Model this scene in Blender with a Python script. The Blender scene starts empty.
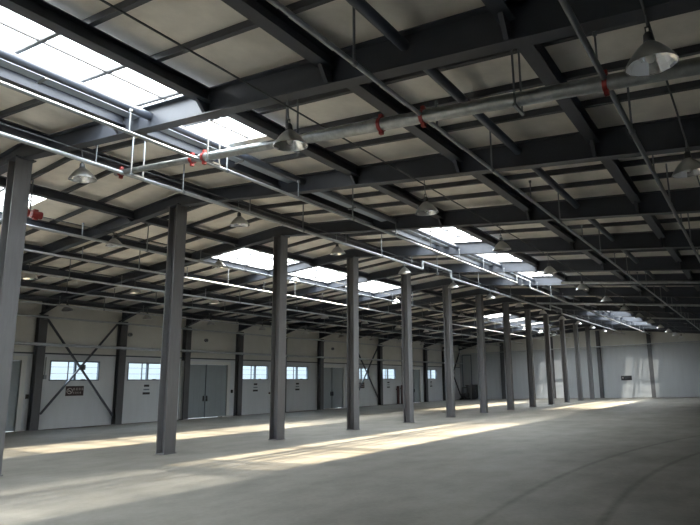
import bpy, math, random
from mathutils import Vector, Matrix
random.seed(7)
S = bpy.context.scene
COL = S.collection

# ------------------------------------------------------------------ camera
YAW, PITCH, ROLL = math.radians(30.8011), math.radians(10.0832), math.radians(-1.4007)
fwd = Vector((-math.sin(YAW) * math.cos(PITCH), math.cos(YAW) * math.cos(PITCH), math.sin(PITCH)))
right = Vector((math.cos(YAW), math.sin(YAW), 0)); up = right.cross(fwd)
r2 = right * math.cos(ROLL) + up * math.sin(ROLL)
u2 = -right * math.sin(ROLL) + up * math.cos(ROLL)
cd = bpy.data.cameras.new('camera'); cam = bpy.data.objects.new('camera', cd); COL.objects.link(cam)
m3 = Matrix((r2, u2, -fwd)).transposed()
cam.matrix_world = Matrix.Translation((0, 0, 1.6)) @ m3.to_4x4()
cd.sensor_width = 36; cd.lens = 562.4946 * 36 / 700
cd.shift_x = -(418.51 - 350) / 700; cd.shift_y = (285.91 - 262.5) / 700
cd.clip_start = .05; cd.clip_end = 400
S.camera = cam

# ------------------------------------------------------------------ light
w = bpy.data.worlds.new('sky'); S.world = w; w.use_nodes = True
wn = w.node_tree.nodes; wl = w.node_tree.links; wn.clear()
wo = wn.new('ShaderNodeOutputWorld'); bg = wn.new('ShaderNodeBackground')
tc = wn.new('ShaderNodeTexCoord'); sp = wn.new('ShaderNodeSeparateXYZ'); rp = wn.new('ShaderNodeValToRGB')
wl.new(tc.outputs['Generated'], sp.inputs[0]); wl.new(sp.outputs['Z'], rp.inputs[0])
rp.color_ramp.elements[0].position = 0; rp.color_ramp.elements[0].color = (.075, .085, .095, 1)
rp.color_ramp.elements[1].position = .45; rp.color_ramp.elements[1].color = (.80, .90, 1, 1)
e = rp.color_ramp.elements.new(.02); e.color = (.09, .105, .115, 1)
e = rp.color_ramp.elements.new(.12); e.color = (.13, .15, .165, 1)
wl.new(rp.outputs[0], bg.inputs[0]); wl.new(bg.outputs[0], wo.inputs[0])
bg.inputs[1].default_value = 12.8
# low sun through ribbed roof sheets: extra sun lamps are added to imitate their scatter along the hall
def sunbeam(name, dy, energy, col, ang=1.0):
    d = bpy.data.lights.new(name, 'SUN'); o = bpy.data.objects.new(name, d); COL.objects.link(o)
    d.energy = energy; d.color = col; d.angle = math.radians(ang)
    o.location = (-9, 28, 14)
    o.rotation_euler = Vector((-.113 * math.hypot(dy, 6.85), dy, -6.85)).to_track_quat('-Z', 'Y').to_euler()
    return o
WARM, MILD = (1, .80, .53), (1, .92, .78)
sunbeam('sun', -6.0, 26, WARM)
sunbeam('sun_fan_added', -5.0, 11, WARM)
sunbeam('sun_fan_added', -7.1, 11, WARM)
for dy_, en_ in ((-10.5, 4.0), (-3.0, 3.6), (0.0, 4.0), (3.0, 3.8), (6.5, 3.4), (11., 3.2)):  # weaker added suns, filling the floor strips and the end wall band
    sunbeam('sun_fan_added', dy_, en_, MILD)
S.view_settings.view_transform = 'Standard'; S.view_settings.look = 'None'
S.view_settings.exposure = 0.0; S.view_settings.gamma = 1
S.cycles.max_bounces = 10; S.cycles.diffuse_bounces = 7; S.cycles.glossy_bounces = 4
S.cycles.transparent_max_bounces = 12; S.cycles.sample_clamp_indirect = 6
S.cycles.use_denoising = True

# ------------------------------------------------------------------ materials
def mat(name, col, rough=.6, metal=0., var=0., scale=3., bump=0., streak=None):
    m = bpy.data.materials.new(name); m.use_nodes = True
    nt = m.node_tree; b = nt.nodes['Principled BSDF']
    b.inputs['Roughness'].default_value = rough; b.inputs['Metallic'].default_value = metal
    c = (*col, 1)
    if var or bump:
        t = nt.nodes.new('ShaderNodeTexCoord'); mp = nt.nodes.new('ShaderNodeMapping')
        mp.inputs['Scale'].default_value = streak or (1, 1, 1)
        n = nt.nodes.new('ShaderNodeTexNoise'); n.inputs['Scale'].default_value = scale
        n.inputs['Detail'].default_value = 6; n.inputs['Roughness'].default_value = .6
        nt.links.new(t.outputs['Object'], mp.inputs[0]); nt.links.new(mp.outputs[0], n.inputs['Vector'])
        r = nt.nodes.new('ShaderNodeValToRGB')
        r.color_ramp.elements[0].position = .3; r.color_ramp.elements[1].position = .7
        r.color_ramp.elements[0].color = tuple(max(0, x * (1 - var)) for x in col) + (1,)
        r.color_ramp.elements[1].color = tuple(min(1, x * (1 + var)) for x in col) + (1,)
        nt.links.new(n.outputs['Fac'], r.inputs[0]); nt.links.new(r.outputs[0], b.inputs['Base Color'])
        if bump:
            bp = nt.nodes.new('ShaderNodeBump'); bp.inputs['Strength'].default_value = bump
            nt.links.new(n.outputs['Fac'], bp.inputs['Height']); nt.links.new(bp.outputs[0], b.inputs['Normal'])
    else:
        b.inputs['Base Color'].default_value = c
    return m

M = {}
M['steel'] = mat('dark_painted_steel', (.045, .053, .070), .5, 0, .12, 4)
M['column'] = mat('grey_painted_steel', (.15, .152, .16), .55, 0, .10, 3, streak=(6, 6, .6))
M['wallcol'] = mat('mid_grey_painted_steel', (.075, .078, .086), .55, 0, .1, 3)
M['purlin'] = mat('purlin_steel', (.060, .066, .080), .6, 0, .1, 4)
M['deck'] = mat('pale_roof_lining', (.80, .77, .71), .8, 0, .15, 1.3, streak=(1, 1, 1))
M['galv'] = mat('galvanised_pipe', (.38, .40, .405), .34, .8, .25, 7)
M['pipe'] = mat('thin_steel_pipe', (.42, .45, .48), .4, .55, .12, 6)
M['dpipe'] = mat('dark_conduit', (.10, .11, .12), .6, .2)
M['red'] = mat('red_coupling_paint', (.33, .03, .03), .5)
M['glazing'] = mat('pale_glazing_bar', (.30, .36, .44), .5)
M['tube'] = mat('grey_tie_tube', (.075, .088, .115), .42, .2)
M['rod'] = mat('hanger_rod', (.22, .24, .26), .45, .6)
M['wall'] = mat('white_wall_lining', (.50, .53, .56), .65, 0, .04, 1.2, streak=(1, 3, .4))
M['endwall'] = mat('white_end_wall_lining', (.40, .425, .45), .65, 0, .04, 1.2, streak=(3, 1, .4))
M['clad'] = mat('upper_wall_cladding', (.56, .56, .525), .7, 0, .05, 1.5)
M['door'] = mat('grey_door_sheet', (.235, .27, .29), .5, 0, .04, 2)
M['frame'] = mat('window_frame_grey', (.12, .15, .18), .4)
M['trim'] = mat('white_door_trim', (.56, .57, .56), .5)
M['black'] = mat('black_plate', (.015, .015, .018), .5)
M['signred'] = mat('dark_red_sign_face', (.022, .010, .012), .5)
M['signink'] = mat('pale_sign_ink', (.42, .38, .38), .6)
M['chrome'] = mat('spun_aluminium', (.93, .93, .93), .03, 1.0)
M['cap'] = mat('lamp_gear_casing', (.10, .105, .11), .5, .5)
M['lampshell'] = mat('lamp_outer_shell', (.60, .61, .61), .3, 1.0)
M['bulb'] = mat('frosted_bulb', (.8, .8, .78), .25)
M['concrete_pad'] = mat('pale_mortar', (.42, .41, .38), .9)
M['red2'] = mat('hydrant_cabinet_dark_red', (.07, .03, .03), .5)

def glassy(name, tint, tr, gl=.06, diff=0.):
    m = bpy.data.materials.new(name); m.use_nodes = True; nt = m.node_tree; nt.nodes.clear()
    o = nt.nodes.new('ShaderNodeOutputMaterial'); t = nt.nodes.new('ShaderNodeBsdfTransparent')
    t.inputs[0].default_value = (*[tr * x for x in tint], 1)
    g = nt.nodes.new('ShaderNodeBsdfGlossy'); g.inputs['Roughness'].default_value = .05
    mx = nt.nodes.new('ShaderNodeMixShader'); mx.inputs[0].default_value = gl
    nt.links.new(t.outputs[0], mx.inputs[1]); nt.links.new(g.outputs[0], mx.inputs[2])
    last = mx
    if diff:
        d = nt.nodes.new('ShaderNodeBsdfTranslucent'); d.inputs[0].default_value = (.85, .9, .95, 1)
        m2 = nt.nodes.new('ShaderNodeMixShader'); m2.inputs[0].default_value = diff
        nt.links.new(last.outputs[0], m2.inputs[1]); nt.links.new(d.outputs[0], m2.inputs[2]); last = m2
    nt.links.new(last.outputs[0], o.inputs[0]); return m
M['glass'] = glassy('clear_window_glass', (.93, .97, 1), .92)
M['skyl'] = glassy('translucent_skylight_sheet', (.95, .98, 1), .8, .03, .3)

def floor_mat():
    m = bpy.data.materials.new('concrete_floor'); m.use_nodes = True; nt = m.node_tree; b = nt.nodes['Principled BSDF']
    N = nt.nodes.new; L = nt.links.new
    tcn = N('ShaderNodeTexCoord')
    def noise(sc, det, scale=(1, 1, 1), rough=.6):
        mp = N('ShaderNodeMapping'); mp.inputs['Scale'].default_value = scale; L(tcn.outputs['Object'], mp.inputs[0])
        n = N('ShaderNodeTexNoise'); n.inputs['Scale'].default_value = sc; n.inputs['Detail'].default_value = det
        n.inputs['Roughness'].default_value = rough; L(mp.outputs[0], n.inputs['Vector']); return n.outputs['Fac']
    def mth(op, a, b_=None, c=None):
        n = N('ShaderNodeMath'); n.operation = op
        for i, v in enumerate((a, b_, c)):
            if v is None: continue
            if isinstance(v, (int, float)): n.inputs[i].default_value = v
            else: L(v, n.inputs[i])
        return n.outputs[0]
    a = noise(.35, 5); bb = noise(1.6, 8, (1, .6, 1)); c = noise(14, 4)
    v = mth('ADD', mth('MULTIPLY', a, .45), mth('ADD', mth('MULTIPLY', bb, .4), mth('MULTIPLY', c, .15)))
    # tyre tracks: arcs worn into the dust
    sx = N('ShaderNodeSeparateXYZ'); L(tcn.outputs['Object'], sx.inputs[0])
    tot = None
    for (cx, cy, r, wd) in TRACKS:
        dx = mth('SUBTRACT', sx.outputs['X'], cx); dy = mth('SUBTRACT', sx.outputs['Y'], cy)
        d = mth('SQRT', mth('ADD', mth('MULTIPLY', dx, dx), mth('MULTIPLY', dy, dy)))
        k = mth('ABSOLUTE', mth('SUBTRACT', d, r))
        s = mth('SUBTRACT', 1, mth('MINIMUM', mth('DIVIDE', k, wd), 1))
        tot = s if tot is None else mth('MAXIMUM', tot, s)
    tn = noise(3.0, 4)
    tot = mth('MULTIPLY', tot, mth('MULTIPLY', tn, .34))
    v = mth('SUBTRACT', v, tot)
    # joints every bay along the hall
    r = N('ShaderNodeValToRGB'); L(v, r.inputs[0])
    r.color_ramp.elements[0].position = .32; r.color_ramp.elements[0].color = (.088, .084, .074, 1)
    r.color_ramp.elements[1].position = .62; r.color_ramp.elements[1].color = (.215, .208, .188, 1)
    L(r.outputs[0], b.inputs['Base Color'])
    b.inputs['Roughness'].default_value = .62; b.inputs['Specular IOR Level'].default_value = .4
    bp = N('ShaderNodeBump'); bp.inputs['Strength'].default_value = .12; bp.inputs['Distance'].default_value = .03
    L(c, bp.inputs['Height']); L(bp.outputs[0], b.inputs['Normal'])
    return m
TRACKS = [(26.76, 9.22, 29.94, .09), (21.2, 9.31, 23.07, .09)]
M['floor'] = floor_mat()

# ------------------------------------------------------------------ helpers
class MB:
    def __init__(s): s.v = []; s.f = []; s.sm = []
    def add(s, vs, fs, smooth=False):
        o = len(s.v); s.v += [tuple(p) for p in vs]; s.f += [tuple(i + o for i in f) for f in fs]; s.sm += [smooth] * len(fs); return s
    def box(s, x0, x1, y0, y1, z0, z1):
        v = [(x, y, z) for x in (x0, x1) for y in (y0, y1) for z in (z0, z1)]
        return s.add(v, [(0, 1, 3, 2), (4, 6, 7, 5), (0, 4, 5, 1), (2, 3, 7, 6), (0, 2, 6, 4), (1, 5, 7, 3)])
    def prism(s, pts, a, b, axis='Y'):
        n = len(pts)
        def P(p, t):
            return {'Y': (p[0], t, p[1]), 'X': (t, p[0], p[1]), 'Z': (p[0], p[1], t)}[axis]
        v = [P(p, a) for p in pts] + [P(p, b) for p in pts]
        f = [tuple(range(n)), tuple(range(2 * n - 1, n - 1, -1))] + [(i, i + n, (i + 1) % n + n, (i + 1) % n) for i in range(n)]
        return s.add(v, f)
    def tube(s, p0, p1, r, n=12, r1=None, caps=True):
        p0 = Vector(p0); p1 = Vector(p1); d = (p1 - p0).normalized()
        a = d.orthogonal().normalized(); b = d.cross(a); r1 = r if r1 is None else r1
        v = []
        for p, rr in ((p0, r), (p1, r1)):
            v += [p + (a * math.cos(2 * math.pi * i / n) + b * math.sin(2 * math.pi * i / n)) * rr for i in range(n)]
        s.add(v, [(i, (i + 1) % n, (i + 1) % n + n, i + n) for i in range(n)], True)
        if caps: s.add(v, [tuple(range(n - 1, -1, -1)), tuple(range(n, 2 * n))])
        return s
    def path(s, pts, r, n=8):
        for i in range(len(pts) - 1): s.tube(pts[i], pts[i + 1], r, n)
        for p in pts[1:-1]: s.ball(p, r * 1.08, 6, n)
        return s
    def lathe(s, prof, n=24, smooth=True, c=(0, 0, 0)):
        v = [(c[0] + r * math.cos(2 * math.pi * i / n), c[1] + r * math.sin(2 * math.pi * i / n), c[2] + z) for r, z in prof for i in range(n)]
        f = [(k * n + i, k * n + (i + 1) % n, (k + 1) * n + (i + 1) % n, (k + 1) * n + i) for k in range(len(prof) - 1) for i in range(n)]
        return s.add(v, f, smooth)
    def ball(s, c, r, k=8, n=12):
        return s.lathe([(max(1e-4, r * math.sin(math.pi * i / k)), -r * math.cos(math.pi * i / k)) for i in range(k + 1)], n, True, c)
    def hbeam(s, p0, p1, h, b, t, tw, upv=(0, 0, 1)):
        """H section from p0 to p1 whose centre line runs through the section's middle"""
        p0 = Vector(p0); p1 = Vector(p1); d = (p1 - p0).normalized(); u = Vector(upv); u = (u - d * u.dot(d)).normalized(); r = d.cross(u)
        for (a0, a1, b0, b1) in ((-b / 2, b / 2, -h / 2, -h / 2 + t), (-b / 2, b / 2, h / 2 - t, h / 2), (-tw / 2, tw / 2, -h / 2 + t, h / 2 - t)):
            v = [p + r * x + u * z for p in (p0, p1) for x in (a0, a1) for z in (b0, b1)]
            s.add(v, [(0, 1, 3, 2), (4, 6, 7, 5), (0, 4, 5, 1), (2, 3, 7, 6), (0, 2, 6, 4), (1, 5, 7, 3)])
        return s
    def bar(s, p0, p1, w_, h, upv=(0, 0, 1)):
        p0 = Vector(p0); p1 = Vector(p1); d = (p1 - p0).normalized(); u = Vector(upv); u = (u - d * u.dot(d)).normalized(); r = d.cross(u)
        v = [p + r * x + u * z for p in (p0, p1) for x in (-w_ / 2, w_ / 2) for z in (-h / 2, h / 2)]
        return s.add(v, [(0, 1, 3, 2), (4, 6, 7, 5), (0, 4, 5, 1), (2, 3, 7, 6), (0, 2, 6, 4), (1, 5, 7, 3)])
    def mesh(s, name):
        m = bpy.data.meshes.new(name); m.from_pydata(s.v, [], s.f)
        import bmesh
        bm = bmesh.new(); bm.from_mesh(m); 
        for f, q in zip(bm.faces, s.sm): f.smooth = q
        bmesh.ops.recalc_face_normals(bm, faces=bm.faces); bm.to_mesh(m); bm.free()
        return m
    def build(s, name, m, parent=None):
        me = s.mesh(name); me.materials.append(M[m] if isinstance(m, str) else m)
        o = bpy.data.objects.new(name, me); COL.objects.link(o)
        if parent is not None: o.parent = parent
        return o

def tag(o, label=None, cat=None, group=None, kind=None):
    if label: o['label'] = label
    if cat: o['category'] = cat
    if group: o['group'] = group
    if kind: o['kind'] = kind
    return o
def thing(name, loc, label, cat, group=None, kind=None, rz=0):
    o = bpy.data.objects.new(name, None); COL.objects.link(o); o.location = loc; o.rotation_euler = (0, 0, rz)
    o.empty_display_size = .1
    return tag(o, label, cat, group, kind)
def struct(o, label, cat): return tag(o, label, cat, None, 'structure')
def dup(root, loc, label, rz=None, sub=None):
    r = root.copy(); COL.objects.link(r); r.location = loc; r['label'] = label
    if rz is not None: r.rotation_euler = (0, 0, rz)
    for ch in list(root.children):
        c = ch.copy(); COL.objects.link(c); c.parent = r
        for g in ch.children:
            d = g.copy(); COL.objects.link(d); d.parent = c
    return r
ORD = ['', 'first', 'second', 'third', 'fourth', 'fifth', 'sixth', 'seventh', 'eighth', 'ninth', 'tenth', 'eleventh', 'twelfth', 'thirteenth', 'fourteenth', 'fifteenth', 'sixteenth', 'seventeenth', 'eighteenth', 'nineteenth', 'twentieth']
def on(n): return ORD[n]

# ------------------------------------------------------------------ the hall's measures
BAY, Y0 = 4.034, 1.6486
def Y(n): return Y0 + n * BAY
XR, XL, XW = -13.69, -29.43, 2.15          # ridge / column row, left wall, right wall
N0, N1 = -3, 14
YA, YB = Y(N0), Y(N1)
def zt(x):  # rafter top
    return 7.15 - (.10 * (x - XR) if x > XR else .062 * (XR - x))
def zb(x):  # rafter underside
    if x > XR: return 6.80 - .115 * (x - XR)
    d = XR - x
    return 6.80 - .058 * d - (max(0, d - 13.4) * .19)
DECK = .11
def zd(x): return zt(x) + DECK
HEAVY = [.55, -2.08, -4.75, -7.35, -9.78, -12.45, -15.8, -18.4, -21.05, -23.7, -26.4, -28.8]
TUBES = [-3.5, -8.93]
SKY_R, SKY_L = (-10.45, -7.45), (-19.1, -16.15)
LIT_R = [(-1.5, 1.5), (3.4, 6.45), (9.75, 12.75)]
LIT_L = [(-1.5, 1.5), (3.25, 6.25), (9.5, 12.75)]

# floor
f = MB().box(XL - .3, XW + .3, YA - .3, YB + .3, -.2, 0).build('floor', 'floor')
struct(f, 'dusty grey concrete floor of the empty hall with sunlit strips', 'floor')

# ceiling: deck cells, open where the skylights are
def deck():
    b = MB(); xs = [XL - .2, SKY_L[0], SKY_L[1], XR, SKY_R[0], SKY_R[1], XW + .2]
    for i in range(6):
        a, c = xs[i], xs[i + 1]
        holes = LIT_L if i == 1 else LIT_R if i == 4 else []
        cur = YA - .2
        for h0, h1 in holes + [(None, None)]:
            y1 = YB + .2 if h0 is None else Y(h0)
            b.prism([(a, zd(a)), (c, zd(c)), (c, zd(c) + .12), (a, zd(a) + .12)], cur, y1)
            if h0 is not None: cur = Y(h1)
    return b
struct(deck().build('ceiling', 'deck'), 'pale grey insulated roof lining between the dark purlins', 'ceiling')

# walls ------------------------------------------------------------
WIN = [(3.15, 3.75), (4.13, 4.72), (6.10, 6.68), (7.11, 7.69), (9.12, 9.62), (10.06, 10.68), (12.06, 12.64)]
DOOR = [(2.05, 2.84), (5.0, 5.80), (8.05, 8.74), (11.18, 11.78)]
WZ0, WZ1, DZ1, BAND = 2.27, 3.25, 3.22, 3.56
def wall_left():
    lo, hi = MB(), MB()
    cuts = sorted([(Y(a), Y(b), WZ0, WZ1) for a, b in WIN] + [(Y(a), Y(b), 0, DZ1) for a, b in DOOR])
    y = YA
    for a, b, z0, z1 in cuts:
        lo.box(XL - .18, XL, y, a, 0, BAND)
        if z0 > 0: lo.box(XL - .18, XL, a, b, 0, z0)
        lo.box(XL - .18, XL, a, b, z1, BAND)
        y = b
    lo.box(XL - .18, XL, y, YB, 0, BAND)
    o = lo.build('wall_left', 'wall'); struct(o, 'long white lined wall with windows and grey double doors', 'wall')
    h = hi.box(XL - .18, XL - .03, YA, YB, BAND, zt(XL) + .18).build('upper_cladding', 'clad', o)
    MB().box(XL - .02, XL + .05, YA, YB, BAND - .02, BAND + .05).build('rail_trim', 'steel', o)
    return o
wall_left()
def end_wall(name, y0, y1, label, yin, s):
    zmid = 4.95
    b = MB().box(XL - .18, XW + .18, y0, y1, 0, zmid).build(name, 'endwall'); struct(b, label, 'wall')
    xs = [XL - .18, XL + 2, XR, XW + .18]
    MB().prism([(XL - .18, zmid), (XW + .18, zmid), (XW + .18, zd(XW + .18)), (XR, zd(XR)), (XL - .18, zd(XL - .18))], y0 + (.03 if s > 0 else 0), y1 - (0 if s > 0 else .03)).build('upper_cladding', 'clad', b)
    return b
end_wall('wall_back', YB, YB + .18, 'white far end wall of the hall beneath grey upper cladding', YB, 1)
end_wall('wall_front', YA - .18, YA, 'near end wall behind the viewer', YA, -1)
struct(MB().box(XW, XW + .18, YA, YB, 0, zd(XW) + .1).build('wall_right', 'wall'), 'long wall at the near side of the hall', 'wall')
# far wall seams: vertical joints of the lining sheets
t = MB()
for i in range(1, 30):
    x = XL + i * 1.06
    t.box(x - .008, x + .008, YB - .006, YB, 0, 4.93)
struct(t.build('trim_1', 'endwall'), 'thin vertical sheet joints on the far end wall', 'trim')

# windows
for i, (a, b) in enumerate(WIN):
    ya, yb = Y(a), Y(b); ym = (ya + yb) / 2
    fr = MB(); t = .055; x0, x1 = XL - .12, XL + .02
    fr.box(x0, x1, ya, yb, WZ0, WZ0 + t).box(x0, x1, ya, yb, WZ1 - t, WZ1).box(x0, x1, ya, ya + t, WZ0 + t, WZ1 - t).box(x0, x1, yb - t, yb, WZ0 + t, WZ1 - t)
    fr.box(x0, x1, ym - .04, ym + .04, WZ0 + t, WZ1 - t)
    o = fr.build('window_%d' % (i + 1), 'frame')
    where = ['behind the nearest crossed brace', 'above the three black notice strips, right of the first brace', 'just right of the first full double door', 'in the wall just right of the third steel post', 'behind the second crossed brace', 'above the two dark standpipes', 'farthest one, near the far end'][i]
    struct(o, 'wide two-pane window high in the long white wall, ' + where, 'window')
    MB().box(XL - .07, XL - .06, ya + t, yb - t, WZ0 + t, WZ1 - t).build('pane', 'glass', o)
    g = MB(); yq = ya + (ym - ya) * .74
    g.box(XL - .10, XL - .05, yq - .02, yq + .02, WZ0 + t, WZ1 - t)
    g.build('sash_stile', 'frame', o)
    g = MB().tube((XL - .14, ya, WZ0 + .36), (XL - .14, yb, WZ0 + .36), .012, 6).tube((XL - .14, ya, WZ0 + .68), (XL - .14, yb, WZ0 + .68), .012, 6)
    g.build('guard_bar', 'pipe', o)
    MB().box(XL + .02, XL + .05, ym + .28, ym + .50, WZ0 + .02, WZ0 + .075).build('latch', 'black', o)
# doors
for i, (a, b) in enumerate(DOOR):
    ya, yb = Y(a), Y(b); ym = (ya + yb) / 2
    fr = MB().box(XL - .1, XL + .045, ya - .22, ya, 0, DZ1 + .2).box(XL - .1, XL + .045, yb, yb + .22, 0, DZ1 + .2).box(XL - .1, XL + .045, ya, yb, DZ1, DZ1 + .2)
    o = fr.build('door_%d' % (i + 1), 'trim')
    struct(o, 'grey metal double door in white trim, ' + ['half hidden behind the nearest post', 'first full one along the long wall, with black pulls', 'middle one along the long wall', 'farthest one along the long wall'][i], 'door')
    for s, (p, q_) in enumerate(((ya, ym), (ym, yb))):
        lf = MB().box(XL - .09, XL - .04, p + .01, q_ - .01, .02, DZ1 - .01)
        for k in range(1, 4):
            yy = p + (q_ - p) * k / 4; lf.box(XL - .04, XL - .036, yy - .006, yy + .006, .05, DZ1 - .05)
        l = lf.build('door_leaf', 'door', o)
        yh = ym + (.12 if s else -.12)
        MB().box(XL - .04, XL + .0, yh - .035, yh + .035, 1.0, 1.32).box(XL - .005, XL + .03, yh - .02, yh + .02, 1.02, 1.3).build('door_handle', 'black', l)
    MB().box(XL - .04, XL + .02, ym - .012, ym + .012, 0.02, DZ1).build('meeting_strip', 'frame', o)

# wall columns
wc = None
for n in range(-2, 14):
    o = MB() if wc is None else None
    if wc is None:
        wc = thing('wall_column', (XL + .17, Y(n), 0), '', 'steel column', 'columns along the long left wall')
        MB().hbeam((0, 0, 0), (0, 0, 5.40), .34, .36, .022, .016, (1, 0, 0)).build('shaft', 'wallcol', wc)
        MB().box(-.17, .19, -.2, .2, 0, .02).build('base_plate', 'wallcol', wc)
        r = wc
    else: r = dup(wc, (XL + .17, Y(n), 0), '')
    if n < 3: r['label'] = 'dark steel wall column on the long wall, %s behind the left edge of the view' % on(3 - n)
    else: r['label'] = 'dark steel wall column against the long white wall, %s from the left edge' % on(n - 2)
XEND = [-24.1, -18.55, XR, -8.9, -3.9, .9]
ec = None
for i, x in enumerate(XEND):
    lab = 'dark steel column against the far end wall, ' + ['%s one from the left corner' % on(1), 'second one from the left corner', 'closing the row of free-standing columns', 'right of the small black sign', 'fifth one from the left corner', 'last one at the right'][i]
    h = zb(x) - .0
    r = thing('end_wall_column', (x, YB - .17, 0), lab, 'steel column', 'columns against the far end wall')
    MB().hbeam((0, 0, 0), (0, 0, h - .16), .34, .33, .022, .016, (0, 1, 0)).build('shaft', 'wallcol', r)
    MB().box(-.2, .2, -.17, .17, 0, .02).build('base_plate', 'steel', r)

# interior columns
ic = None
for n in range(-2, 14):
    lab = 'grey steel column in the free-standing row, %s one from the left edge' % on(n) if n > 0 else 'grey steel column in the free-standing row, %s behind the nearest visible one' % on(1 - n)
    if ic is None:
        ic = thing('steel_column', (XR, Y(n), 0), lab, 'steel column', 'free-standing row of grey columns')
        MB().hbeam((0, 0, 0.02), (0, 0, 6.78), .35, .33, .026, .018, (1, 0, 0)).build('shaft', 'column', ic)
        MB().box(-.2, .2, -.19, .19, 0, .02).build('base_plate', 'column', ic)
        MB().box(-.24, .24, -.21, .21, 6.775, 6.80).build('cap_plate', 'steel', ic)
        p = MB()
        for sy in (-1, 1): p.box(-.15, .15, sy * .09 - .006, sy * .09 + .006, 6.5, 6.775)
    else: dup(ic, (XR, Y(n), 0), lab)

# rafters --------------------------------------------------------------
def rafter_meshes():
    xs = [XL + .02, XL + 2.3, XR, XW - .02]
    web = MB(); web.prism([(x, zb(x) + .02) for x in xs] + [(x, zt(x) - .02) for x in reversed(xs)], -.009, .009)
    bf, tf = MB(), MB()
    for a, c in zip(xs[:-1], xs[1:]):
        bf.prism([(a, zb(a)), (c, zb(c)), (c, zb(c) + .02), (a, zb(a) + .02)], -.10, .10)
        tf.prism([(a, zt(a) - .02), (c, zt(c) - .02), (c, zt(c)), (a, zt(a))], -.10, .10)
    st = []
    for x in HEAVY:
        if x > XW - .1 or x < XL + .3: continue
        s = MB()
        for sd_ in (-1, 1):
            s.prism([(sd_ * .012, zb(x) + .021), (sd_ * .095, zb(x) + .021), (sd_ * .25, zt(x) - .245), (sd_ * .012, zt(x) - .245)], x - .03, x + .03, 'X')
        st.append(s)
    return web, bf, tf, st
ra = None
for n in range(-2, 14):
    if n < 1: lab = 'dark steel roof rafter across the hall, %s frame behind the nearest visible one' % on(1 - n)
    else: lab = 'dark steel roof rafter across the hall above the %s free-standing column' % on(n)
    if ra is None:
        ra = thing('roof_rafter', (0, Y(n), 0), lab, 'roof rafter', 'roof rafters spanning the hall')
        web, bf, tf, st = rafter_meshes()
        web.build('web', 'steel', ra); bf.build('bottom_flange', 'steel', ra); tf.build('top_flange', 'steel', ra)
        for s in st: s.build('stiffener', 'steel', ra)
    else: dup(ra, (0, Y(n), 0), lab)
# end frame at the far wall
er = thing('roof_rafter', (0, YB - .16, 0), 'dark steel roof rafter running along the top of the far end wall', 'roof rafter', 'roof rafters spanning the hall')
web, bf, tf, st = rafter_meshes(); web.build('web', 'steel', er); bf.build('bottom_flange', 'steel', er)

# longitudinal H beams and round tie tubes, one piece per bay ------------
SIDE = {}
def bayname(n): return 'between frames %s and %s' % ('', '')
def rowname(x):
    if abs(x - XR) < .1: return 'along the ridge'
    side = 'right' if x > XR else 'left'
    return side
for i, x in enumerate(HEAVY):
    if x > XR: where = '%s line right of the column row' % on(6 - i)
    else: where = '%s line left of the column row' % on(i - 5)
    proto = None
    for n in range(-1, 14):
        L_ = (YB - .3 if n == 13 else Y(n + 1)) - Y(n) - .03
        lab = 'dark longitudinal roof beam, %s, %s bay' % (where, on(n + 1) if n >= 0 else 'rear')
        if proto is None or n == 13:
            s = zt(x)
            o = MB().hbeam((0, 0, -.115), (0, L_, -.115), .23, .2, .016, .012).build('roof_beam', 'steel')
            o.location = (x, Y(n) + .015, s - .0); tag(o, lab, 'roof beam', 'longitudinal roof beams between the rafters'); proto = proto or o
        else:
            o = proto.copy(); COL.objects.link(o); o.location = (x, Y(n) + .015, zt(x)); o['label'] = lab
for i, x in enumerate(TUBES):
    k = sum(1 for q_ in TUBES if XR < q_ < x) + 1 if x > XR else sum(1 for q_ in TUBES if x < q_ < XR) + 1
    where = '%s line %s of the column row' % (on(k), 'right' if x > XR else 'left')
    proto = None
    for n in range(-1, 14):
        lab = 'slim round tie tube under the roof, %s, %s bay' % (where, on(n + 1) if n >= 0 else 'rear')
        L_ = (YB - .3 if n == 13 else Y(n + 1)) - Y(n) - .03
        if proto is None or n == 13:
            o = MB().tube((0, 0, 0), (0, L_, 0), .075, 14).build('tie_tube', 'tube')
            tag(o, lab, 'tie tube', 'round tie tubes between the rafters'); proto = proto or o
        else: o = proto.copy(); COL.objects.link(o); o['label'] = lab
        o.location = (x, Y(n) + .015, zt(x) - .17)

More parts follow.
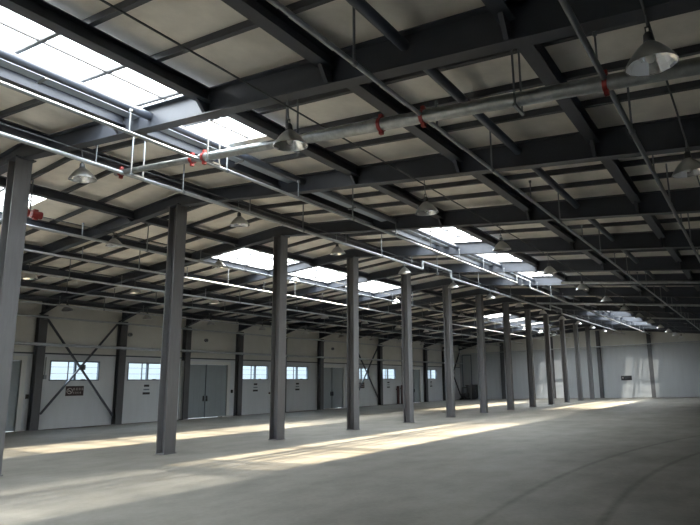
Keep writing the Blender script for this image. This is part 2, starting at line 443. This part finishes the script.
# purlins ---------------------------------------------------------------
def purlin(x0, x1, y, lab):
    b = MB(); xs = [x0] + ([XR] if x0 < XR < x1 else []) + [x1]
    for a, c in zip(xs[:-1], xs[1:]):
        z0, z1 = .002, DECK - .002
        b.prism([(a, zt(a) + z0), (c, zt(c) + z0), (c, zt(c) + z0 + .012), (a, zt(a) + z0 + .012)], -.036, .036)
        b.prism([(a, zt(a) + z0 + .012), (c, zt(c) + z0 + .012), (c, zt(c) + z1), (a, zt(a) + z1)], -.036, -.028)
        b.prism([(a, zt(a) + z1 - .012), (c, zt(c) + z1 - .012), (c, zt(c) + z1), (a, zt(a) + z1)], -.028, .036)
    o = b.build('purlin', 'purlin'); o.location = (0, y, 0)
    return tag(o, lab, 'purlin', 'thin dark purlins across the roof')
frac = ['first', 'middle', 'last']
def inlit(L, t): return any(a - .01 < t < b + .01 for a, b in L)
for n in range(0, 14):
    for k in range(3):
        t = n + (k + 1) / 4; y = Y(t); base = 'thin dark purlin, %s of three in the %s bay' % (frac[k], on(n + 1))
        lr, ll = inlit(LIT_R, t), inlit(LIT_L, t)
        if lr: purlin(SKY_R[1], XW - .05, y, base + ', right of the skylights')
        if ll: purlin(XL + .05, SKY_L[0], y, base + ', left of the skylights')
        x0 = SKY_L[1] if ll else XL + .05; x1 = SKY_R[0] if lr else XW - .05
        if not lr and not ll:
            purlin(XR, x1, y, base + ', right roof slope'); purlin(x0, XR, y, base + ', left roof slope')
        elif lr and ll: purlin(x0, x1, y, base + ', between the two skylight lines')
        elif lr: purlin(x0, x1, y, base + ', ending at the right skylight')
        else: purlin(x0, x1, y, base + ', starting at the left skylight')

# skylights ---------------------------------------------------------------
for (a, c), sname, groups in ((SKY_R, 'right', LIT_R), (SKY_L, 'left', LIT_L)):
    for gi, (g0, g1) in enumerate(groups):
        for k in range(3):
            n0, n1 = g0 + (g1 - g0) * k / 3, g0 + (g1 - g0) * (k + 1) / 3
            if n1 < .3 and (gi, k) != (0, 1): pass
            lab = 'bright translucent skylight, %s panel of the %s group %s of the column row' % (frac[k], ['nearest', 'middle', 'farthest'][gi], sname)
            o = thing('skylight_panel', (0, Y(n0), 0), lab, 'skylight', 'translucent skylight panels in the roof')
            a_, c_ = a + .01, c - .01; y1 = Y(n1) - Y(n0) - .01
            sh = MB(); nr = 40
            for j in range(nr):
                ya, yb = .01 + (y1 - .01) * j / nr, .01 + (y1 - .01) * (j + 1) / nr; za, zb_ = (.06, .075) if j % 2 else (.075, .06)
                sh.add([(a_, ya, zd(a) + za), (c_, ya, zd(c) + za), (c_, yb, zd(c) + zb_), (a_, yb, zd(a) + zb_)], [(0, 1, 2, 3)], True)
            sh.build('sheet', 'skyl', o)
            for j in range(4):
                y = y1 * j / 4 + .02
                MB().prism([(a_, zd(a) + .02), (c_, zd(c) + .02), (c_, zd(c) + .055), (a_, zd(a) + .055)], y - .03, y + .03).build('glazing_bar', 'wallcol', o)
            for j in (.4, .72):
                x = c + (a - c) * j
                MB().box(x - .02, x + .02, .01, y1, zd(x) + .025, zd(x) + .055).build('sheet_joint', 'wallcol', o)

# crossed wall braces -------------------------------------------------------
for i, n in enumerate((3, 9, 13)):
    y0, y1 = Y(n) + .23, (Y(n + 1) - .25 if n < 13 else YB - .4); x = XL + .20
    o = thing('cross_brace', (x, (y0 + y1) / 2, 0), 'dark steel crossed brace on the long wall, ' + ['over the window nearest the left edge', 'half hidden behind the fourth free-standing column', 'in the far left corner'][i], 'cross brace', 'crossed braces on the long wall')
    h = (y1 - y0) / 2; zm = 2.93
    MB().bar((0, -h, 5.2), (0, h, .45), .075, .1, (1, 0, 0)).build('brace_bar', 'steel', o)
    MB().bar((.08, -h, .72), (.08, h, 5.4), .07, .1, (1, 0, 0)).build('brace_bar', 'steel', o)
    MB().box(.0, .12, -.13, .13, zm - .13, zm + .13).build('centre_plate', 'steel', o)

# pipes ---------------------------------------------------------------------
def zm_(x): return 4.97 - .110 * x
YM = Y(1.2)
mp = thing('sprinkler_main', (0, YM, 0), 'fat silvery sprinkler main with red couplings crossing below the nearest rafters', 'pipe')
def seg(x0, x1, r, root, nm='pipe_length', m='galv'):
    return MB().tube((x0, 0, zm_(x0)), (x1, 0, zm_(x1)), r, 20).build(nm, m, root)
seg(XW - .02, -3.77, .093, mp); seg(-3.77, -5.75, .093, mp)
MB().tube((-5.75, 0, zm_(-5.75)), (-6.0, 0, zm_(-6.0)), .093, 20, .078).build('reducer', 'galv', mp)
seg(-6.0, -8.55, .075, mp); seg(-8.55, -11.3, .06, mp)
def ring(x, r, root, wd=.028):
    b = MB().tube((x - wd, 0, zm_(x - wd)), (x + wd, 0, zm_(x + wd)), r, 20)
    for s in (-1, 1): b.box(x - wd, x + wd, -.03, .03, zm_(x) + s * (r + .02) - .03, zm_(x) + s * (r + .02) + .03)
    return b.build('coupling', 'red', root)
for x, r in ((-1.2, .104), (-3.72, .106), (-4.45, .108), (-8.45, .09), (-8.8, .082), (-11.12, .078)): ring(x, r, mp)
for x in (-2.3, -6.25, -8.2, -10.55):
    b = MB()
    for s in (-1, 1): b.box(x - .01 + .0, x + .01, s * .13 - .014, s * .13 + .014, zm_(x) - .14, zd(x) - .02)
    b.box(x - .02, x + .02, -.16, .16, zm_(x) - .16, zm_(x) - .12); b.build('hanger_frame', 'rod', mp)
    
for (n, r, xe) in ((5.3, .06, -6.75), (7.3, .06, -10.6), (9.3, .05, -6)):
    o = thing('sprinkler_main', (0, Y(n), 0), 'grey pipe crossing the right half of the roof beyond the %s column' % on(int(n)), 'pipe', 'pipes crossing the roof farther away')
    seg(XW - .02, xe, r, o)
    for x in (-1.4, -4.0, -6.6, -9.8):
        if x < xe: continue
        MB().box(x - .008, x + .008, -.012, .012, zm_(x), zd(x) - .02).build('hanger_rod', 'rod', o)

# branch pipes running the length of the hall
def branch(x, z, r, lab, mat_='pipe', name='branch_pipe', n0=-2, n1=13.9, step=1.0, off=.45, jog=None, hang=True, grp='pipes running the length of the hall'):
    o = thing(name, (x, 0, 0), lab, 'pipe', grp)
    if jog:
        last = n0
        for (ja, jb, hz) in jog:
            MB().path([(0, Y(last), z), (0, Y(ja), z), (0, Y(ja), z + hz), (0, Y(jb), z + hz), (0, Y(jb), z)], r, 10).build('pipe_length', mat_, o)
            last = jb
        MB().tube((0, Y(last), z), (0, Y(n1), z), r, 10).build('pipe_length', mat_, o)
    else: MB().tube((0, Y(n0), z), (0, Y(n1), z), r, 10).build('pipe_length', mat_, o)
    if hang:
        n = max(0, math.ceil(n0)) + off
        while n < n1:
            MB().tube((0, Y(n), z), (0, Y(n), zd(x) - .01), .017, 6).tube((0, Y(n) - .03, z), (0, Y(n) + .03, z), r * 1.25, 10).build('hanger_rod', 'rod', o)
            if n > .3: MB().tube((0, Y(n + .5), z), (0, Y(n + .5), z + .38), .013, 6).tube((0, Y(n + .5), z + .38), (0, Y(n + .5), z + .42), .028, 8).build('sprinkler_head', 'rod', o)
            n += step
    return o
branch(-11.0, 6.15, .045, 'silvery branch pipe with a red coupling just right of the column row', jog=[(4.25, 4.85, .3), (8.2, 8.8, .3)], off=.55)
branch(-8.55, 5.86, .033, 'bright thin branch pipe under the right skylight line', jog=[(5.2, 5.6, .3)], off=.35)
branch(-3.72, 5.38, .03, 'thin grey branch pipe crossing the main at its double red coupling', off=.8)
branch(-1.2, 5.12, .036, 'grey branch pipe meeting the fat main near the closest lamp', 'rod', off=.6)
branch(-16.3, 6.05, .04, 'grey branch pipe, first one left of the column row', off=.2)
branch(-18.9, 6.0, .035, 'grey branch pipe under the left skylight line', off=.55)
branch(-21.6, 5.85, .04, 'grey branch pipe, third one left of the column row', off=.3)
branch(-24.1, 5.75, .035, 'grey branch pipe, fourth one left of the column row', off=.6)
branch(-26.6, 5.55, .035, 'grey branch pipe, last one before the long wall', off=.35)
# drain loop of the column-row pipe: red coupling at left
rc = thing('pipe_coupling', (-15.35, Y(1.25), 6.12), 'red pipe coupling block beside the nearest free-standing column', 'coupling')
MB().tube((0, -.27, 0), (0, -.03, 0), .1, 14).build('collar', 'red', rc); MB().tube((0, .03, 0), (0, .27, 0), .1, 14).build('collar', 'red', rc)
MB().box(-.04, .04, -.2, -.1, -.13, .13).box(-.04, .04, .08, .18, -.13, .13).build('clamp', 'red', rc)
MB().tube((0, 0, .05), (0, 0, zt(-15.6) - 6.13), .018, 8).build('hanger_rod', 'rod', rc)
tr = thing('cable_tray', (-9.36, 0, 0), 'pale blue-grey cable tray running along the right skylight line', 'cable tray')
MB().box(-.1, .1, Y(-1), YB - .4, zt(-9.36) - .13, zt(-9.36) - .12).build('tray_base', 'glazing', tr)
for sx_ in (-1, 1): MB().box(sx_ * .1 - .005, sx_ * .1 + .005, Y(-1), YB - .4, zt(-9.36) - .13, zt(-9.36) - .06).build('tray_side', 'glazing', tr)
for n in range(0, 13): MB().box(-.13, .13, Y(n + .6) - .02, Y(n + .6) + .02, zt(-9.36) - .16, zt(-9.36) - .13).build('tray_bracket', 'rod', tr)
# wall pipes
for z, r, lab in ((3.96, .075, 'lower grey pipe running along the long white wall'), (5.26, .05, 'upper thin pipe running along the long wall under the eaves')):
    o = thing('wall_pipe', (XL + .55, 0, z), lab, 'pipe')
    MB().tube((0, Y(-2), 0), (0, YB - .5, 0), r, 12).build('pipe_length', 'pipe', o)
    for n in range(0, 14):
        MB().box(-.2, .06, Y(n) - .02, Y(n) + .02, -.1, -.06).build('bracket', 'rod', o)
o = thing('wall_pipe', (0, YB - .42, 5.02), 'grey pipe running across the far end wall', 'pipe')
MB().tube((XL + .6, 0, 0), (XW - .3, 0, 0), .06, 12).build('pipe_length', 'pipe', o)
for x in XEND: MB().box(x - .03, x + .03, -.02, .08, -.1, .06).build('bracket', 'rod', o)

# high-bay lamps ----------------------------------------------------------------
def make_lamp():
    o = thing('high_bay_lamp', (0, 0, 0), '', 'lamp', 'round metal high-bay lamps under the roof')
    R_ = .235
    prof = [(.05, .215), (.085, .19), (.125, .155), (.175, .10), (.22, .04), (.245, .0), (.252, -.02), (.256, -.022)]
    outer = MB().lathe(prof, 28); outer.build('shade', 'lampshell', o)
    inner = [(.002, .195), (.05, .19), (.08, .175), (.12, .143), (.168, .09), (.212, .032), (.238, -.005), (.248, -.021), (.256, -.022)]
    MB().lathe(inner, 14, False).build('reflector', 'chrome', o)
    MB().lathe([(.001, .0), (.03, .01), (.05, .045), (.05, .08), (.035, .12), (.02, .16), (.02, .195)], 14).build('bulb', 'bulb', o)
    MB().lathe([(.001, .32), (.03, .32), (.045, .30), (.05, .24), (.056, .215), (.001, .215)], 16).build('gear_housing', 'cap', o)
    MB().tube((-.018, 0, .31), (-.018, 0, .38), .007, 6).tube((.018, 0, .31), (.018, 0, .38), .007, 6).tube((-.025, 0, .38), (.025, 0, .38), .009, 6).build('hook', 'cap', o)
    return o
lamp = make_lamp(); lamp_used = False
ROWS = [('R1', -.60, 4.74, [(1, 1.0), (2, 1.88)], 'row farthest right'),
        ('R2', -5.62, 5.18, None, 'middle row right of the columns'),
        ('R3', -11.28, 5.88, None, 'row just right of the columns'),
        ('R4', -16.95, 6.18, None, 'row just left of the columns'),
        ('R5', -22.1, 5.75, None, 'row over the left aisle'),
        ('R6', -27.3, 5.45, None, 'row nearest the long wall')]
for key, x, z, lst, rowlab in ROWS:
    items = lst or [(k, k + .03) for k in range(1, 14)]
    first = True
    cz = min(z + .58, zb(x) - .04)
    cn = thing('lamp_conduit', (x, 0, cz), 'thin dark conduit carrying the lamps, ' + rowlab, 'conduit', 'conduits above the lamp rows')
    MB().tube((0, Y(0), 0), (0, Y(13.8), 0), .014, 6).build('conduit_run', 'dpipe', cn)
    for idx, n in items:
        if key == 'R6' and idx < 2: continue
        lab = 'round metal lamp, %s, by the %s column' % (rowlab, on(idx))
        if not lamp_used: o = lamp; o['label'] = lab; lamp_used = True
        else: o = dup(lamp, (0, 0, 0), lab)
        o.location = (x, Y(n), z)
        if key in ('R1',): o.rotation_euler = (math.radians(6), 0, 0)
        MB().tube((0, 0, .38), (0, 0, max(.42, zb(x) - z)), .009, 6).build('hanging_rod', 'rod', o)

# signs ---------------------------------------------------------------------
def glyphs(b, y, z, s, n, x, dirn='X', seed=0):
    rnd = random.Random(seed)
    for k in range(n):
        c = y + k * s * 1.25
        for j in range(3):
            zz = z - s * .42 + s * .42 * j
            if dirn == 'X': b.box(x, x + .004, c - s * .42 + rnd.random() * s * .15, c + s * .42, zz - s * .06, zz + s * .06)
            else: b.box(c - s * .42, c + s * .42 - rnd.random() * s * .15, x - .004, x, zz - s * .06, zz + s * .06)
        for j in (-1, 1)[:1 + rnd.randint(0, 1)]:
            if dirn == 'X': b.box(x, x + .004, c + j * s * .2 - s * .05, c + j * s * .2 + s * .05, z - s * .5, z + s * .5)
            else: b.box(c + j * s * .2 - s * .05, c + j * s * .2 + s * .05, x - .004, x, z - s * .5, z + s * .5)
for n_, lab, wd in ((3.46, 'dark red no-smoking sign with two rows of pale characters under the nearest window', .86), (9.36, 'dark red no-smoking sign under the window behind the second crossed brace', .8)):
    o = thing('wall_sign', (XL, Y(n_), 1.77), lab, 'sign')
    MB().box(.002, .03, -wd / 2, wd / 2, -.24, .24).build('plate', 'signred', o)
    b = MB(); glyphs(b, -.05, .09, .11, 4, .031, 'X', 1); glyphs(b, -.05, -.09, .085, 4, .031, 'X', 2); b.build('lettering', 'signink', o)
    b = MB(); R_ = .13
    for k in range(20):
        a0, a1 = 2 * math.pi * k / 20, 2 * math.pi * (k + 1) / 20
        b.bar((.034, -.25 + R_ * math.cos(a0), R_ * math.sin(a0)), (.034, -.25 + R_ * math.cos(a1), R_ * math.sin(a1)), .03, .006, (1, 0, 0))
    b.bar((.034, -.25 - .09, .09), (.034, -.25 + .09, -.09), .025, .006, (1, 0, 0)); b.bar((.034, -.33, -.01), (.034, -.18, -.01), .03, .006, (1, 0, 0))
    b.build('no_smoking_symbol', 'signink', o)
o = thing('wall_sign', (-11.28, YB, 1.88), 'small black sign with a white emblem on the far end wall', 'sign')
MB().box(-.5, .5, -.03, -.002, -.22, .22).build('plate', 'black', o)
b = MB(); glyphs(b, -.12, .08, .1, 4, -.031, 'Y', 5); glyphs(b, -.12, -.08, .07, 4, -.031, 'Y', 6); b.build('lettering', 'frame', o)
MB().tube((-.33, -.031, .02), (-.33, -.036, .02), .07, 16).build('emblem', 'signink', o)
for n_, wlab in ((4.42, 'second window from the left'), (6.40, 'window right of the first full double door'), (7.41, 'window right of the third column'), (10.38, 'window above the standpipes'), (12.34, 'farthest window')):
    for j, (z, wd, h) in enumerate(((1.98, .30, .12), (1.77, .34, .07), (1.56, .42, .12))):
        o = MB().box(0, .02, -wd / 2, wd / 2, -h / 2, h / 2)
        if j == 0: o.box(.02, .024, wd / 2 - .06, wd / 2 - .02, -h / 3, h / 3)
        ob = o.build('notice_strip', 'black' if j != 1 else 'frame'); ob.location = (XL + .002, Y(n_), z)
        tag(ob, '%s dark notice strip below the %s' % (['topmost', 'thin middle', 'lowest'][j], wlab), 'notice', 'dark notice strips below the windows')

# small fittings on the long wall
for n_, z, lab in ((5.37, 4.72, 'above the first full double door'), (4.13, 4.75, 'above the second window, beside the wall column'), (8.4, 4.72, 'above the middle double door'), (7.05, 4.6, 'between the third and fourth windows')):
    o = thing('wall_speaker', (XL, Y(n_), z), 'small round grey fitting high on the wall, ' + lab, 'wall fitting', 'small round fittings high on the long wall')
    MB().tube((-.02, 0, 0), (.1, 0, 0), .11, 14).build('housing', 'rod', o); MB().tube((.1, 0, 0), (.13, 0, 0), .07, 14).build('front', 'cap', o)
for n_, lab in ((3.1, 'beside the nearest wall column'), (5.9, 'right of the first full double door'), (2.93, 'right of the half-hidden door')):
    zc = 1.55 if n_ != 3.1 else 2.45
    o = thing('switch_box', (XL, Y(n_), zc), 'small dark switch box on the white wall, ' + lab, 'switch box', 'switch boxes on the long wall')
    MB().box(0, .07, -.06, .06, -.1, .1).build('housing', 'rod' if n_ == 3.1 else 'black', o)
    if n_ == 3.1: MB().box(0, .03, -.02, .02, .1, .95).build('conduit', 'rod', o)
for n_, h, lab in ((6.70, 1.66, 'left of the third free-standing column'), (10.66, 1.64, 'left one of the pair under the sixth window'), (10.84, 1.72, 'right one of the pair, thicker')):
    o = thing('standpipe', (XL + .32, Y(n_), 0), 'dark upright standpipe by the long wall, ' + lab, 'standpipe', 'dark standpipes by the long wall')
    rr = .07 if n_ < 7 else .13
    MB().tube((0, 0, .03), (0, 0, h), rr, 14).build('pipe', 'red2', o)
    MB().tube((0, 0, 0), (0, 0, .03), rr * 1.6, 14).build('flange', 'black', o)
    MB().tube((0, 0, h - .3), (.02, -.22, h - .3), .03, 8).tube((.02, -.22, h - .3), (.02, -.27, h - .3), .075, 12).build('valve', 'red2', o)
for n_, lab in ((5.69, 'first full double door'), (8.2, 'middle double door')):
    o = MB().prism([(-.22, 0), (.22, 0), (.2, .06), (-.2, .06)], -.42, .42).build('threshold_slab', 'concrete_pad'); o.location = (XL + .5, Y(n_), 0)
    tag(o, 'small white slab lying on the floor at the foot of the ' + lab, 'slab', 'white slabs at the door feet')
# far corner equipment
o = thing('pump_unit', (-28.55, YB - .7, 0), 'dark pump set standing in the far left corner', 'pump')
MB().box(-.5, .5, -.35, .35, 0, .12).build('base', 'black', o)
MB().tube((-.35, 0, .45), (.15, 0, .45), .26, 18).build('motor', 'cap', o)
MB().tube((.15, 0, .45), (.38, 0, .45), .18, 16, .3).build('impeller_housing', 'cap', o)
MB().tube((.3, 0, .6), (.3, 0, 1.5), .08, 12).tube((-.3, 0, .6), (-.3, 0, 1.3), .05, 10).tube((-.3, 0, 1.3), (.3, 0, 1.3), .05, 10).build('pipework', 'cap', o)
MB().tube((.3, 0, 1.5), (.3, 0, 1.56), .2, 16).build('hand_wheel', 'red2', o)
for sx_ in (-.25, .1):
    MB().box(sx_ - .03, sx_ + .03, -.2, .2, .12, .25).build('foot', 'black', o)
o = thing('control_cabinet', (-27.45, YB - .4, 0), 'black control cabinet standing at the far wall beside the pump', 'cabinet')
MB().box(-.27, .27, -.22, .22, .1, 1.6).build('body', 'black', o); MB().box(-.24, .24, -.245, -.22, .15, 1.55).build('door', 'cap', o)
MB().box(-.25, .25, -.2, .2, 0, .1).build('plinth', 'cap', o); MB().box(.17, .2, -.27, -.245, .8, 1.0).build('handle', 'rod', o)
o = MB().box(-29.1, -29.0, YB - .06, YB, 0, 4.9).box(-28.0, -27.9, YB - .06, YB, 0, 4.9).box(-29.1, -27.9, YB - .06, YB, 4.85, 4.95).build('trim_2', 'frame')
struct(o, 'dark tall frame outline on the far wall at the left corner', 'trim')
